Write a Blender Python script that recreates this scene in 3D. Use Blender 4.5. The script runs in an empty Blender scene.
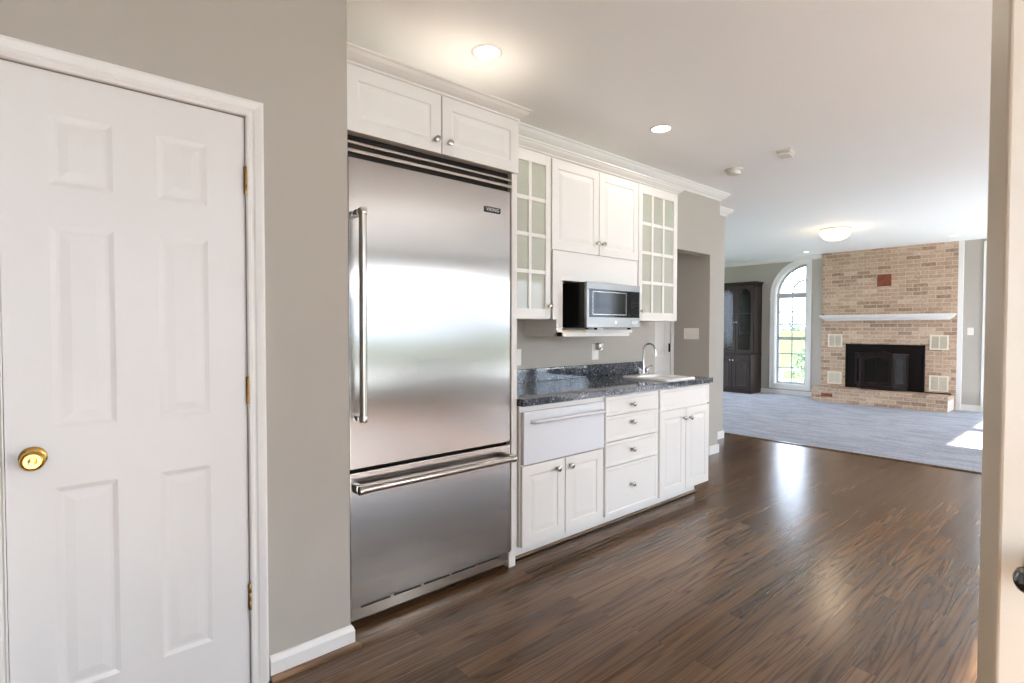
import bpy, bmesh, math, random
from mathutils import Vector, Matrix
random.seed(7)
C = bpy.context.scene.collection
PI = math.pi

def S(h):
    """'#rrggbb' -> linear rgba"""
    h = h.lstrip('#'); o = []
    for i in (0, 2, 4):
        c = int(h[i:i+2], 16) / 255
        o.append(c / 12.92 if c <= .04045 else ((c + .055) / 1.055) ** 2.4)
    return (*o, 1)

# ------------------------------------------------------------------ camera
H = 1.2918
yaw, pit, rol = math.radians(49.028), math.radians(1.3976), math.radians(.0603)
Fv = Vector((math.cos(yaw)*math.cos(pit), math.sin(yaw)*math.cos(pit), -math.sin(pit)))
Rv = Vector((math.sin(yaw), -math.cos(yaw), 0)); Uv = Rv.cross(Fv)
R2 = Rv*math.cos(rol) + Uv*math.sin(rol); U2 = -Rv*math.sin(rol) + Uv*math.cos(rol)
cd = bpy.data.cameras.new('camera'); cam = bpy.data.objects.new('camera', cd); C.objects.link(cam)
cd.sensor_width = 36; cd.lens = 530.587/1024*36; cd.clip_start = .02; cd.clip_end = 500
cam.matrix_world = Matrix(((R2.x, U2.x, -Fv.x, 0), (R2.y, U2.y, -Fv.y, 0), (R2.z, U2.z, -Fv.z, H), (0, 0, 0, 1)))
bpy.context.scene.camera = cam

# ------------------------------------------------------------------ world, sun, window daylight, exposure
vs = bpy.context.scene.view_settings
vs.view_transform = 'Standard'; vs.look = 'None'; vs.gamma = 1; vs.use_curve_mapping = False
vs.exposure = 1.24
W = bpy.data.worlds.new('sky'); bpy.context.scene.world = W; W.use_nodes = True
nt = W.node_tree; bg = nt.nodes['Background']
bg.inputs['Color'].default_value = (.79, .93, 1.13, 1); bg.inputs['Strength'].default_value = 4.0
sd = bpy.data.lights.new('sun', 'SUN'); sd.energy = 28; sd.angle = .009; sd.color = (1, .97, .92)
sun = bpy.data.objects.new('sun', sd); C.objects.link(sun)
sdir = Vector((.10, 1, 0)).normalized()*math.cos(math.radians(25.0)) + Vector((0, 0, -math.sin(math.radians(25.0))))
sun.rotation_euler = sdir.to_track_quat('-Z', 'Y').to_euler()
sun.location = (5, -12, 8)
def portal(name, x, y, z, w, h, rz):
    l = bpy.data.lights.new(name, 'AREA'); l.shape = 'RECTANGLE'; l.size = w; l.size_y = h
    l.cycles.is_portal = True
    o = bpy.data.objects.new(name, l); C.objects.link(o); o.location = (x, y, z); o.rotation_euler = (PI/2, 0, rz)
portal('daylight_kitchen', 2.3, -4.72, 1.37, 6.7, 2.2, 0)
portal('daylight_family', 8.35, -3.62, 1.25, 3.9, 2.1, 0)
portal('daylight_end', 8.4, 7.02, 1.3, 4.2, 2.0, PI)
portal('daylight_arch', 11.0, 4.24, 1.37, .62, 2.4, PI/2)
portal('daylight_patio', 10.98, .95, 1.3, .9, 2.4, PI/2)

cy = bpy.context.scene.cycles
cy.max_bounces = 10; cy.diffuse_bounces = 6; cy.glossy_bounces = 5; cy.transparent_max_bounces = 16
cy.sample_clamp_indirect = 6; cy.caustics_reflective = False; cy.caustics_refractive = False
cy.use_denoising = True; cy.use_adaptive_sampling = False

# ------------------------------------------------------------------ materials
def mat(name, col, rough=.5, metal=0, **k):
    m = bpy.data.materials.new(name); m.use_nodes = True
    b = m.node_tree.nodes['Principled BSDF']
    b.inputs['Base Color'].default_value = S(col) if isinstance(col, str) else col
    b.inputs['Roughness'].default_value = rough; b.inputs['Metallic'].default_value = metal
    for kk, v in k.items(): b.inputs[kk.replace('_', ' ')].default_value = v
    return m
def N(m, t, **props):
    n = m.node_tree.nodes.new(t)
    for k, v in props.items(): setattr(n, k, v)
    return n
def Lk(m, a, b): m.node_tree.links.new(a, b)
def bsdf(m): return m.node_tree.nodes['Principled BSDF']
def objco(m, scale=(1, 1, 1), rot=(0, 0, 0), loc=(0, 0, 0)):
    t = N(m, 'ShaderNodeTexCoord'); mp = N(m, 'ShaderNodeMapping')
    mp.inputs['Scale'].default_value = scale; mp.inputs['Rotation'].default_value = rot; mp.inputs['Location'].default_value = loc
    Lk(m, t.outputs['Object'], mp.inputs['Vector']); return mp.outputs['Vector']
def noise(m, vec, scale, detail=3, rough=.5, dist=0):
    n = N(m, 'ShaderNodeTexNoise'); n.inputs['Scale'].default_value = scale; n.inputs['Detail'].default_value = detail
    n.inputs['Roughness'].default_value = rough; n.inputs['Distortion'].default_value = dist
    Lk(m, vec, n.inputs['Vector']); return n.outputs['Fac']
def ramp(m, fac, stops, interp='LINEAR'):
    r = N(m, 'ShaderNodeValToRGB'); r.color_ramp.interpolation = interp
    e = r.color_ramp.elements
    while len(e) < len(stops): e.new(.5)
    for i, (p, c) in enumerate(stops): e[i].position = p; e[i].color = S(c) if isinstance(c, str) else (c, c, c, 1)
    Lk(m, fac, r.inputs['Fac']); return r.outputs['Color']
def bump(m, h, strength, dist=.01):
    b = N(m, 'ShaderNodeBump'); b.inputs['Strength'].default_value = strength; b.inputs['Distance'].default_value = dist
    Lk(m, h, b.inputs['Height']); Lk(m, b.outputs['Normal'], bsdf(m).inputs['Normal'])
def mixc(m, a, b, fac, mode='MIX'):
    x = N(m, 'ShaderNodeMix', data_type='RGBA', blend_type=mode)
    for s, v in ((x.inputs[0], fac), (x.inputs[6], a), (x.inputs[7], b)):
        if hasattr(v, 'links') or hasattr(v, 'is_linked'): Lk(m, v, s)
        elif isinstance(v, str): s.default_value = S(v)
        else: s.default_value = v
    return x.outputs[2]

def plaster(name, col):
    m = mat(name, col, .75); v = objco(m); bump(m, noise(m, v, 90, 3), .06, .004); return m
M = {}
M['taupe'] = plaster('taupe wall paint', '#b1aba1')
M['ceiling'] = plaster('ceiling paint', '#f2f3f2')
M['white'] = mat('white cabinet paint', '#e3e1dc', .32)
M['trim'] = mat('white trim paint', '#e3e1dd', .35)
M['doorwhite'] = mat('white door paint', '#e1dfdc', .38)
M['cream'] = mat('cream door paint', '#e2d9c8', .3)
M['appliance'] = mat('white appliance enamel', '#d9dbdf', .22)
M['dark'] = mat('dark gap', '#0c0c0c', .6)
M['blackplastic'] = mat('black plastic', '#0d0d0f', .25)
M['blackglass'] = mat('black glass', '#15171b', .05, 0, Specular_IOR_Level=.5)
M['chrome'] = mat('chrome', '#c9ccd0', .08, 1)
M['nickel'] = mat('satin nickel', '#b0aaa0', .25, 1)
M['darknickel'] = mat('dark nickel', '#6c6a68', .16, 1)
M['brass'] = mat('polished brass', '#c9a55c', .2, 1)
M['oldbrass'] = mat('aged brass hinge', '#8c6d3f', .35, 1)
M['porcelain'] = mat('white porcelain', '#efeeec', .12)
M['plate'] = mat('switch plate plastic', '#eeeae2', .4)
M['iron'] = mat('black cast iron', '#20140f', .5, 0, Specular_IOR_Level=.2)
M['ironpanel'] = mat('matte black steel', '#130c09', .55, 0, Specular_IOR_Level=.15)
M['stoveglass'] = mat('smoked stove glass', '#0f0b08', .15, 0, Specular_IOR_Level=.22)
M['espresso'] = mat('espresso stained wood', '#2a211e', .4, 0, Specular_IOR_Level=.25)
v = objco(M['espresso'], (30, 30, 2)); Lk(M['espresso'], ramp(M['espresso'], noise(M['espresso'], v, 3, 4, .6), [(.3, '#211814'), (.7, '#36281f')]), bsdf(M['espresso']).inputs['Base Color'])
M['rawwood'] = mat('raw plywood edge', '#dcc79b', .6)
M['tile'] = mat('terracotta tile', '#8e4527', .5)
v = objco(M['tile']); Lk(M['tile'], ramp(M['tile'], noise(M['tile'], v, 14, 4), [(.3, '#6a321e'), (.7, '#8c482c')]), bsdf(M['tile']).inputs['Base Color'])
M['soap'] = mat('vent enamel', '#e5dcc8', .45)
M['smoked'] = mat('smoke detector plastic', '#dcd8d2', .5)
M['whiterail'] = mat('white vinyl railing', '#eeeeee', .5)
M['sash'] = mat('shade greyed window sash', '#b4b6b5', .5)  # white sash, its backlit shade put into a greyer paint
M['gold'] = mat('gold leaf logo', '#b89a55', .3, 1)

ROT = 0
def steel(name, base, rough, aniso):
    m = mat(name, base, rough, 1)
    v = objco(m, (1.0, 1, 1.6)); n = noise(m, v, 1.3, 1, .4)
    bs = bsdf(m); bump(m, n, .2, .012)
    bs.inputs['Anisotropic'].default_value = aniso; bs.inputs['Anisotropic Rotation'].default_value = ROT
    t = N(m, 'ShaderNodeTangent', direction_type='UV_MAP', uv_map='UVMap'); Lk(m, t.outputs['Tangent'], bs.inputs['Tangent'])
    return m
M['steel'] = steel('brushed stainless steel', '#aaa8a6', .2, .95)
M['steelbar'] = mat('stainless bar', '#b5b1ab', .2, 1)
M['mwsteel'] = mat('microwave steel', '#8f8d8b', .3, 1)
M['mwglass'] = mat('microwave door glass', '#1b1d20', .06, 0, Specular_IOR_Level=.22)
M['louver'] = mat('louver dark', '#17120f', .4, .5)

def glassmat(name, rough=0, tint='#ffffff', refl=.12):
    m = bpy.data.materials.new(name); m.use_nodes = True; n = m.node_tree; n.nodes.clear()
    o = n.nodes.new('ShaderNodeOutputMaterial'); mx = n.nodes.new('ShaderNodeMixShader')
    tr = n.nodes.new('ShaderNodeBsdfTransparent'); gl = n.nodes.new('ShaderNodeBsdfGlossy')
    gl.inputs['Roughness'].default_value = rough; tr.inputs['Color'].default_value = S(tint)
    fr = n.nodes.new('ShaderNodeFresnel'); fr.inputs['IOR'].default_value = 1.45
    ge = n.nodes.new('ShaderNodeNewGeometry'); iv = n.nodes.new('ShaderNodeMath'); iv.operation = 'SUBTRACT'; iv.inputs[0].default_value = 1
    mu_ = n.nodes.new('ShaderNodeMath'); mu_.operation = 'MULTIPLY'
    n.links.new(ge.outputs['Backfacing'], iv.inputs[1]); n.links.new(iv.outputs[0], mu_.inputs[0]); n.links.new(fr.outputs[0], mu_.inputs[1])
    n.links.new(mu_.outputs[0], mx.inputs[0]); n.links.new(tr.outputs[0], mx.inputs[1]); n.links.new(gl.outputs[0], mx.inputs[2])
    n.links.new(mx.outputs[0], o.inputs[0]); return m
M['glass'] = glassmat('clear window glass')
M['cabglass'] = glassmat('hutch glass', .1, '#eef0ea')
def frosted():
    m = glassmat('faintly frosted cabinet glass', .05, '#f4f5f0'); n = m.node_tree
    mx = [q for q in n.nodes if q.type == 'MIX_SHADER'][0]; tr = [q for q in n.nodes if q.type == 'BSDF_TRANSPARENT'][0]
    df = n.nodes.new('ShaderNodeBsdfDiffuse'); df.inputs['Color'].default_value = S('#d6d9cb'); m2 = n.nodes.new('ShaderNodeMixShader'); m2.inputs[0].default_value = .62
    n.links.new(tr.outputs[0], m2.inputs[1]); n.links.new(df.outputs[0], m2.inputs[2]); n.links.new(m2.outputs[0], mx.inputs[1]); return m
M['frosted'] = frosted()

def emit(name, col, st):
    m = mat(name, '#ffffff', .5); b = bsdf(m)
    b.inputs['Emission Color'].default_value = S(col); b.inputs['Emission Strength'].default_value = st; return m
M['lens'] = emit('lit lamp lens', '#fff4e6', 5)
M['dome'] = emit('lit alabaster dome', '#ffd7a0', 1.7)
M['lenssmall'] = emit('lit small lens', '#fff6e8', 2.0)

# wood floor: strips along X
m = M['floor'] = mat('dark oak strip floor', '#4a3629', .3)
m.node_tree.nodes['Principled BSDF'].inputs['Specular IOR Level'].default_value = .5
v = objco(m)
br = N(m, 'ShaderNodeTexBrick'); br.offset = .37; br.offset_frequency = 2; br.squash = 1
for k, val in (('Scale', 1), ('Mortar Size', .0007), ('Mortar Smooth', .1), ('Bias', 0), ('Brick Width', 1.15), ('Row Height', .0825)): br.inputs[k].default_value = val
br.inputs['Color1'].default_value = (0, 0, 0, 1); br.inputs['Color2'].default_value = (1, 1, 1, 1); br.inputs['Mortar'].default_value = (.5, .5, .5, 1)
Lk(m, v, br.inputs['Vector'])
ad = N(m, 'ShaderNodeVectorMath', operation='MULTIPLY_ADD'); Lk(m, br.outputs['Color'], ad.inputs[0]); ad.inputs[1].default_value = (7.3, 3.1, 5.7); Lk(m, v, ad.inputs[2])
mp = N(m, 'ShaderNodeMapping'); mp.inputs['Scale'].default_value = (.32, 7.5, 1); Lk(m, ad.outputs[0], mp.inputs['Vector'])
g1 = noise(m, mp.outputs[0], 1.5, 2, .45, .5)
wv = N(m, 'ShaderNodeMath', operation='MULTIPLY'); Lk(m, g1, wv.inputs[0]); wv.inputs[1].default_value = 70
sn = N(m, 'ShaderNodeMath', operation='SINE'); Lk(m, wv.outputs[0], sn.inputs[0])
sf = N(m, 'ShaderNodeMath', operation='MULTIPLY_ADD'); Lk(m, sn.outputs[0], sf.inputs[0]); sf.inputs[1].default_value = .5; sf.inputs[2].default_value = .5
mp2 = N(m, 'ShaderNodeMapping'); mp2.inputs['Scale'].default_value = (1.3, 75, 1); Lk(m, ad.outputs[0], mp2.inputs['Vector'])
g2 = noise(m, mp2.outputs[0], 1, 3, .6)
cath = ramp(m, sf.outputs[0], [(.0, '#432b1c'), (.22, '#624630'), (1, '#6e5239')])
fine = ramp(m, g2, [(.3, '#4c3623'), (.65, '#745a3f')])
c = mixc(m, cath, fine, .34)
tone = ramp(m, br.outputs['Color'], [(0, .70), (.5, .98), (1, 1.25)])
c = mixc(m, c, tone, 1.0, 'MULTIPLY')
big = ramp(m, noise(m, v, .9, 3), [(.35, .9), (.7, 1.08)])
c = mixc(m, c, big, 1.0, 'MULTIPLY')
c = mixc(m, c, '#1c120c', br.outputs['Fac'])
Lk(m, c, bsdf(m).inputs['Base Color'])
rr = N(m, 'ShaderNodeMapRange'); rr.inputs['To Min'].default_value = .15; rr.inputs['To Max'].default_value = .27; Lk(m, g2, rr.inputs['Value']); Lk(m, rr.outputs[0], bsdf(m).inputs['Roughness'])
hb = N(m, 'ShaderNodeMath', operation='MULTIPLY_ADD'); Lk(m, g2, hb.inputs[0]); hb.inputs[1].default_value = .25; Lk(m, noise(m, v, 5, 2), hb.inputs[2])
bump(m, hb.outputs[0], .16, .004)

m = M['shoe'] = mat('oak shoe moulding', '#7d6149', .4)
v = objco(m, (3, 60, 60)); Lk(m, ramp(m, noise(m, v, 1, 4, .6), [(.3, '#5a4231'), (.7, '#9a7b5e')]), bsdf(m).inputs['Base Color'])

# carpet
m = M['carpet'] = mat('grey blue cut pile carpet', '#b4b4c0', .95)
v = objco(m); n1 = noise(m, v, 75, 3, .75); mpv = objco(m, (3.5, 1.0, 1)); n2 = noise(m, mpv, 2.2, 5, .65, .8)
c = mixc(m, ramp(m, n1, [(.35, '#717279'), (.65, '#b8b9c0')]), ramp(m, n2, [(.40, '#8a8b93'), (.60, '#b2b3ba')]), .5)
Lk(m, c, bsdf(m).inputs['Base Color']); bump(m, n1, .8, .012)

# brick faces looking along -X (u = Y, v = Z) ; the hearth uses the same
def brickmat(name, ang):
    m = mat(name, '#b7987d', .85)
    v = objco(m, rot=ang)
    br = N(m, 'ShaderNodeTexBrick'); br.offset = .5
    for k, val in (('Scale', 1), ('Mortar Size', .006), ('Mortar Smooth', .2), ('Bias', 0), ('Brick Width', .203), ('Row Height', .066)): br.inputs[k].default_value = val
    br.inputs['Color1'].default_value = (0, 0, 0, 1); br.inputs['Color2'].default_value = (1, 1, 1, 1)
    Lk(m, v, br.inputs['Vector'])
    col = ramp(m, br.outputs['Color'], [(0, '#5f4639'), (.10, '#7f604e'), (.18, '#a68770'), (.4, '#b59782'), (.62, '#c6aa90'), (.8, '#b0927e'), (.92, '#dcc7ae'), (1, '#74594c')])
    col = mixc(m, col, ramp(m, noise(m, v, 26, 5, .8), [(.36, '#6f5544'), (.5, '#b8977b'), (.64, '#dcc8ae')]), .42)
    col = mixc(m, col, ramp(m, noise(m, v, 9, 3, .6), [(.3, '#9c8370'), (.7, '#c9b49e')]), .2)
    mf = N(m, 'ShaderNodeMath', operation='MULTIPLY'); Lk(m, br.outputs['Fac'], mf.inputs[0]); mf.inputs[1].default_value = .85
    col = mixc(m, col, '#cfbda7', mf.outputs[0])
    Lk(m, col, bsdf(m).inputs['Base Color'])
    inv = N(m, 'ShaderNodeMath', operation='SUBTRACT'); inv.inputs[0].default_value = 1; Lk(m, br.outputs['Fac'], inv.inputs[1])
    bump(m, inv.outputs[0], .6, .008); return m
M['brick'] = brickmat('tan brick wall', (PI/2, 0, 0))      # built in local facing frames: u = x, v = z
M['bricktop'] = brickmat('tan brick paving', (0, 0, 0))

# granite
m = M['granite'] = mat('blue grey speckled granite', '#3a3f46', .05, 0, Specular_IOR_Level=.5)
v = objco(m); vo = N(m, 'ShaderNodeTexVoronoi'); vo.inputs['Scale'].default_value = 125; Lk(m, v, vo.inputs['Vector'])
c = ramp(m, vo.outputs['Color'], [(.2, '#101318'), (.45, '#262b33'), (.65, '#454d58'), (.8, '#7d848e'), (.92, '#c5c9cf')])
c = mixc(m, c, ramp(m, noise(m, v, 40, 4, .7), [(.35, '#12151a'), (.7, '#4a515c')]), .4)
Lk(m, c, bsdf(m).inputs['Base Color'])

# outdoors
m = M['lawn'] = mat('lawn grass', '#3c4c2a', .9, 0, Specular_IOR_Level=0)
v = objco(m); Lk(m, ramp(m, noise(m, v, .6, 6, .7), [(.3, '#3f4a30'), (.7, '#515c40')]), bsdf(m).inputs['Base Color'])
M['leaf'] = mat('shrub leaf', '#4d6a46', .6)
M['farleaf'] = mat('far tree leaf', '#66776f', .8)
M['bark'] = mat('bark', '#4a3c30', .8)

# ------------------------------------------------------------------ mesh helpers
MATS = {}
def world_of(o): return MATS.get(o.name, Matrix.Identity(4))
class MB:
    def __init__(s): s.bm = bmesh.new()
    def box(s, x0, x1, y0, y1, z0, z1, bev=0, seg=1):
        if x0 > x1: x0, x1 = x1, x0
        if y0 > y1: y0, y1 = y1, y0
        if z0 > z1: z0, z1 = z1, z0
        t = bmesh.new(); bmesh.ops.create_cube(t, size=1)
        for v in t.verts: v.co = Vector(((x0+x1)/2 + v.co.x*(x1-x0), (y0+y1)/2 + v.co.y*(y1-y0), (z0+z1)/2 + v.co.z*(z1-z0)))
        if bev: bmesh.ops.bevel(t, geom=t.edges[:], offset=bev, segments=seg, affect='EDGES', profile=.5)
        return s._in(t)
    def _in(s, t):
        me = bpy.data.meshes.new('t'); t.to_mesh(me); t.free(); s.bm.from_mesh(me); bpy.data.meshes.remove(me); return s
    def prism(s, poly, axis, a, b, da=None, db=None):
        def P(p, t):
            u, w = p
            return {'X': (t, u, w), 'Y': (u, t, w), 'Z': (u, w, t)}[axis]
        A = [s.bm.verts.new(P(p, a + (da(p) if da else 0))) for p in poly]
        B = [s.bm.verts.new(P(p, b + (db(p) if db else 0))) for p in poly]
        n = len(poly); fs = [s.bm.faces.new(A), s.bm.faces.new(B[::-1])]
        for i in range(n): fs.append(s.bm.faces.new((A[i], B[i], B[(i+1) % n], A[(i+1) % n])))
        bmesh.ops.recalc_face_normals(s.bm, faces=fs); return s
    def lathe(s, prof, loc, axis='Z', n=24, cap=True):
        """prof: list of (radius, along)"""
        rows = []; L = Vector(loc)
        for r, t in prof:
            row = []
            for i in range(n):
                a = 2*PI*i/n; c, q = r*math.cos(a), r*math.sin(a)
                row.append(s.bm.verts.new(L + Vector({'Z': (c, q, t), 'Y': (c, t, q), 'X': (t, c, q)}[axis])))
            rows.append(row)
        fs = []
        for i in range(len(rows)-1):
            for j in range(n): fs.append(s.bm.faces.new((rows[i][j], rows[i][(j+1) % n], rows[i+1][(j+1) % n], rows[i+1][j])))
        if cap: fs.append(s.bm.faces.new(rows[0])); fs.append(s.bm.faces.new(rows[-1]))
        bmesh.ops.recalc_face_normals(s.bm, faces=fs); return s
    def tube(s, pts, r, n=12, closed=False):
        pts = [Vector(p) for p in pts]; rows = []; up = None
        for i, p in enumerate(pts):
            d = (pts[min(i+1, len(pts)-1)] - pts[max(i-1, 0)]).normalized()
            if up is None: up = d.orthogonal().normalized()
            up = (up - d*up.dot(d)).normalized(); q = d.cross(up)
            rad = r[i] if isinstance(r, (list, tuple)) else r
            rows.append([s.bm.verts.new(p + (up*math.cos(2*PI*k/n) + q*math.sin(2*PI*k/n))*rad) for k in range(n)])
        fs = []
        for i in range(len(rows)-1):
            for j in range(n): fs.append(s.bm.faces.new((rows[i][j], rows[i][(j+1) % n], rows[i+1][(j+1) % n], rows[i+1][j])))
        fs += [s.bm.faces.new(rows[0]), s.bm.faces.new(rows[-1])]
        bmesh.ops.recalc_face_normals(s.bm, faces=fs); return s
    def rings(s, rs):
        """rs: list of equal length loops of 3D points, bridged and capped at both ends"""
        V = [[s.bm.verts.new(p) for p in r] for r in rs]; n = len(V[0]); fs = []
        for i in range(len(V)-1):
            for j in range(n): fs.append(s.bm.faces.new((V[i][j], V[i][(j+1) % n], V[i+1][(j+1) % n], V[i+1][j])))
        fs += [s.bm.faces.new(V[0]), s.bm.faces.new(V[-1])]
        bmesh.ops.recalc_face_normals(s.bm, faces=fs); return s
    def panelled(s, x0, x1, z0, z1, yf, th, panels, prof):
        """slab facing -Y, front at yf, with moulded panels; prof = [(inset, depth), ...]"""
        t = bmesh.new()
        xs = sorted({x0, x1, *[p[0] for p in panels], *[p[1] for p in panels]}); zs = sorted({z0, z1, *[p[2] for p in panels], *[p[3] for p in panels]})
        def q(*ps): t.faces.new([t.verts.new(p) for p in ps])
        for i in range(len(xs)-1):
            for j in range(len(zs)-1):
                a, b, c, d = xs[i], xs[i+1], zs[j], zs[j+1]; mx, mz = (a+b)/2, (c+d)/2
                if any(p[0] < mx < p[1] and p[2] < mz < p[3] for p in panels): continue
                q((a, yf, c), (b, yf, c), (b, yf, d), (a, yf, d))
        for (a, b, c, d) in panels:
            L = [[(a+i, yf+e, c+i), (b-i, yf+e, c+i), (b-i, yf+e, d-i), (a+i, yf+e, d-i)] for i, e in prof]
            for k in range(len(L)-1):
                for j in range(4): q(L[k][j], L[k][(j+1) % 4], L[k+1][(j+1) % 4], L[k+1][j])
            q(*L[-1])
        yb = yf + th
        q((x0, yb, z0), (x0, yb, z1), (x1, yb, z1), (x1, yb, z0))
        for xx in (x0, x1):
            for j in range(len(zs)-1): q((xx, yf, zs[j]), (xx, yf, zs[j+1]), (xx, yb, zs[j+1]), (xx, yb, zs[j]))
        for zz in (z0, z1):
            for j in range(len(xs)-1): q((xs[j], yf, zz), (xs[j+1], yf, zz), (xs[j+1], yb, zz), (xs[j], yb, zz))
        bmesh.ops.remove_doubles(t, verts=t.verts[:], dist=1e-5)
        bmesh.ops.recalc_face_normals(t, faces=t.faces[:]); return s._in(t)
    def build(s, name, material, parent=None, world=True, smooth=0, uv=False):
        me = bpy.data.meshes.new(name)
        base = world_of(parent) if parent is not None else Matrix.Identity(4)
        if world and parent is not None: s.bm.transform(base.inverted())
        s.bm.to_mesh(me); s.bm.free()
        me.materials.append(material)
        if smooth:
            for p in me.polygons: p.use_smooth = True
            me.set_sharp_from_angle(angle=math.radians(smooth))
        if uv:
            u = me.uv_layers.new(name='UVMap')
            for l in me.loops:
                co = me.vertices[l.vertex_index].co; u.data[l.index].uv = (co.x, co.z + .01*co.y)
        o = bpy.data.objects.new(name, me); C.objects.link(o)
        if parent is not None: o.parent = parent
        MATS[o.name] = base
        return o
def tag(o, label, cat, group=None, kind=None):
    o['label'] = label; o['category'] = cat
    if group: o['group'] = group
    if kind: o['kind'] = kind
    return o
def thing(name, label, cat, loc=(0, 0, 0), rz=0, group=None, kind=None):
    o = bpy.data.objects.new(name, None); C.objects.link(o); o.empty_display_size = .1
    o.location = loc; o.rotation_euler = (0, 0, rz)
    MATS[o.name] = Matrix.Translation(loc) @ Matrix.Rotation(rz, 4, 'Z')
    return tag(o, label, cat, group, kind)
def struct(mb, name, material, label, cat, **k):
    return tag(mb.build(name, material, **k), label, cat, kind='structure')
def dup(o, loc, label, group=None):
    r = o.copy(); C.objects.link(r); r.location = loc; r['label'] = label
    if group: r['group'] = group
    for ch in o.children:
        c = ch.copy(); C.objects.link(c); c.parent = r
        for g in ch.children:
            d = g.copy(); C.objects.link(d); d.parent = c
    return r

RAISED = [(0, 0), (.004, .004), (.012, .0045), (.040, .001), (.042, .001)]
SIXPAN = [(0, 0), (.014, .0034), (.022, .0036), (.046, .0012), (.048, .0012)]
FLATP = [(0, 0), (.006, .0035), (.008, .0035)]
CZ = 2.6786       # ceiling height
YW = 2.754        # cabinet wall
FX = 10.84        # far wall
def knob_mb(x, y, z, r=.015, ax='Y', d=-1):
    return MB().lathe([(r*.5, 0), (r*.45, d*.008), (r*.45, d*.013), (r*.85, d*.017), (r, d*.023), (r*.9, d*.028), (r*.45, d*.031)], (x, y, z), ax, 18)

# ------------------------------------------------------------------ room shell
struct(MB().box(-1.6, 6.26, -4.7, 3.4, -.12, 0), 'floor', M['floor'], 'dark stained oak strip floor of the kitchen', 'floor')
struct(MB().box(6.26, 11, -3.6, 7.1, -.12, .008), 'floor_carpet', M['carpet'], 'grey blue carpet covering the family room floor', 'carpet')
struct(MB().box(6.245, 6.275, -3.6, 3.2, 0, .0095, .003), 'trim_4', M['floor'], 'thin dark wooden strip where the oak floor meets the carpet', 'threshold')
struct(MB().box(-1.7, 6.36, -4.8, 7.1, CZ, CZ+.12).box(6.36, 11.1, -3.7, 7.1, CZ, CZ+.12), 'ceiling', M['ceiling'], 'smooth white ceiling over kitchen and family room', 'ceiling')

# closet wall with the six panel door (opening x -.105 .. .522)
w = MB()
w.box(-1.6, -.108, 2.035, 2.14, 0, CZ); w.box(.524, .900, 2.035, 2.14, 0, CZ); w.box(-.108, .524, 2.035, 2.14, 2.033, CZ)
w.box(.80, .900, 2.14, YW, 0, CZ); w.box(-1.6, .80, YW, YW+.12, 0, CZ); w.box(-1.7, -1.6, 2.14, YW+.12, 0, CZ)
struct(w, 'wall_closet', M['taupe'], 'taupe wall holding the white six panel door', 'wall')
struct(MB().box(-1.7, -1.6, -4.8, 2.14, 0, CZ), 'wall_entry', M['taupe'], 'taupe wall behind the viewer', 'wall')
w = MB()
w.box(.900, 4.09, YW, YW+.12, 0, CZ); w.box(4.09, 5.047, YW, YW+.12, 2.041, CZ); w.box(5.047, 5.233, YW, 3.16, 0, CZ)
struct(w, 'wall_cabinets', M['taupe'], 'taupe wall behind the white cabinets with a cased opening', 'wall')
w = MB(); w.box(5.233, 5.978, 3.083, 3.2, 0, CZ); w.box(5.86, 5.978, 3.2, 7.0, 0, CZ)
struct(w, 'wall_corner', M['taupe'], 'narrow taupe wall stub beside the family room', 'wall')
w = MB(); w.box(3.3, 5.233, 3.19, 3.3, 0, CZ); w.box(3.3, 3.4, YW+.12, 3.19, 0, CZ)
struct(w, 'wall_hall', M['taupe'], 'taupe wall of the small hall behind the counter', 'wall')
# kitchen window wall
def window_wall(name, x0, x1, y0, y1, ops, label):
    w = MB(); xs = x0
    for (a, b, c, d) in ops:
        w.box(xs, a, y0, y1, 0, CZ); w.box(a, b, y0, y1, 0, c); w.box(a, b, y0, y1, d, CZ); xs = b
    w.box(xs, x1, y0, y1, 0, CZ)
    return struct(w, name, M['taupe'], label, 'wall')
KW = [(-1.0, .9, .3, 2.45), (1.2, 2.45, .3, 2.45), (2.6, 3.85, .3, 2.45), (4.6, 5.6, .7, 2.25)]  # first opening is added, unseen, to bring daylight onto the closet door
window_wall('wall_windows', -1.7, 6.36, -4.8, -4.6, KW, 'taupe kitchen wall with four windows facing the cabinets')
FW = [(6.95, 8.3, .25, 2.36), (8.5, 10.5, .25, 2.36)]
window_wall('wall_family', 6.26, 11.1, -3.7, -3.5, FW, 'taupe family room wall with the sunny window')
struct(MB().box(6.26, 6.36, -4.6, -3.7, 0, CZ), 'wall_jog', M['taupe'], 'short taupe wall between kitchen windows and family room', 'wall')
EW = [(6.5, 8.3, .3, 2.3), (8.5, 10.3, .3, 2.3)]  # unseen openings added to brighten the family room with daylight
window_wall('wall_end', 5.978, 11.1, 7.0, 7.1, EW, 'taupe end wall of the family room beyond the hutch')

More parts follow.
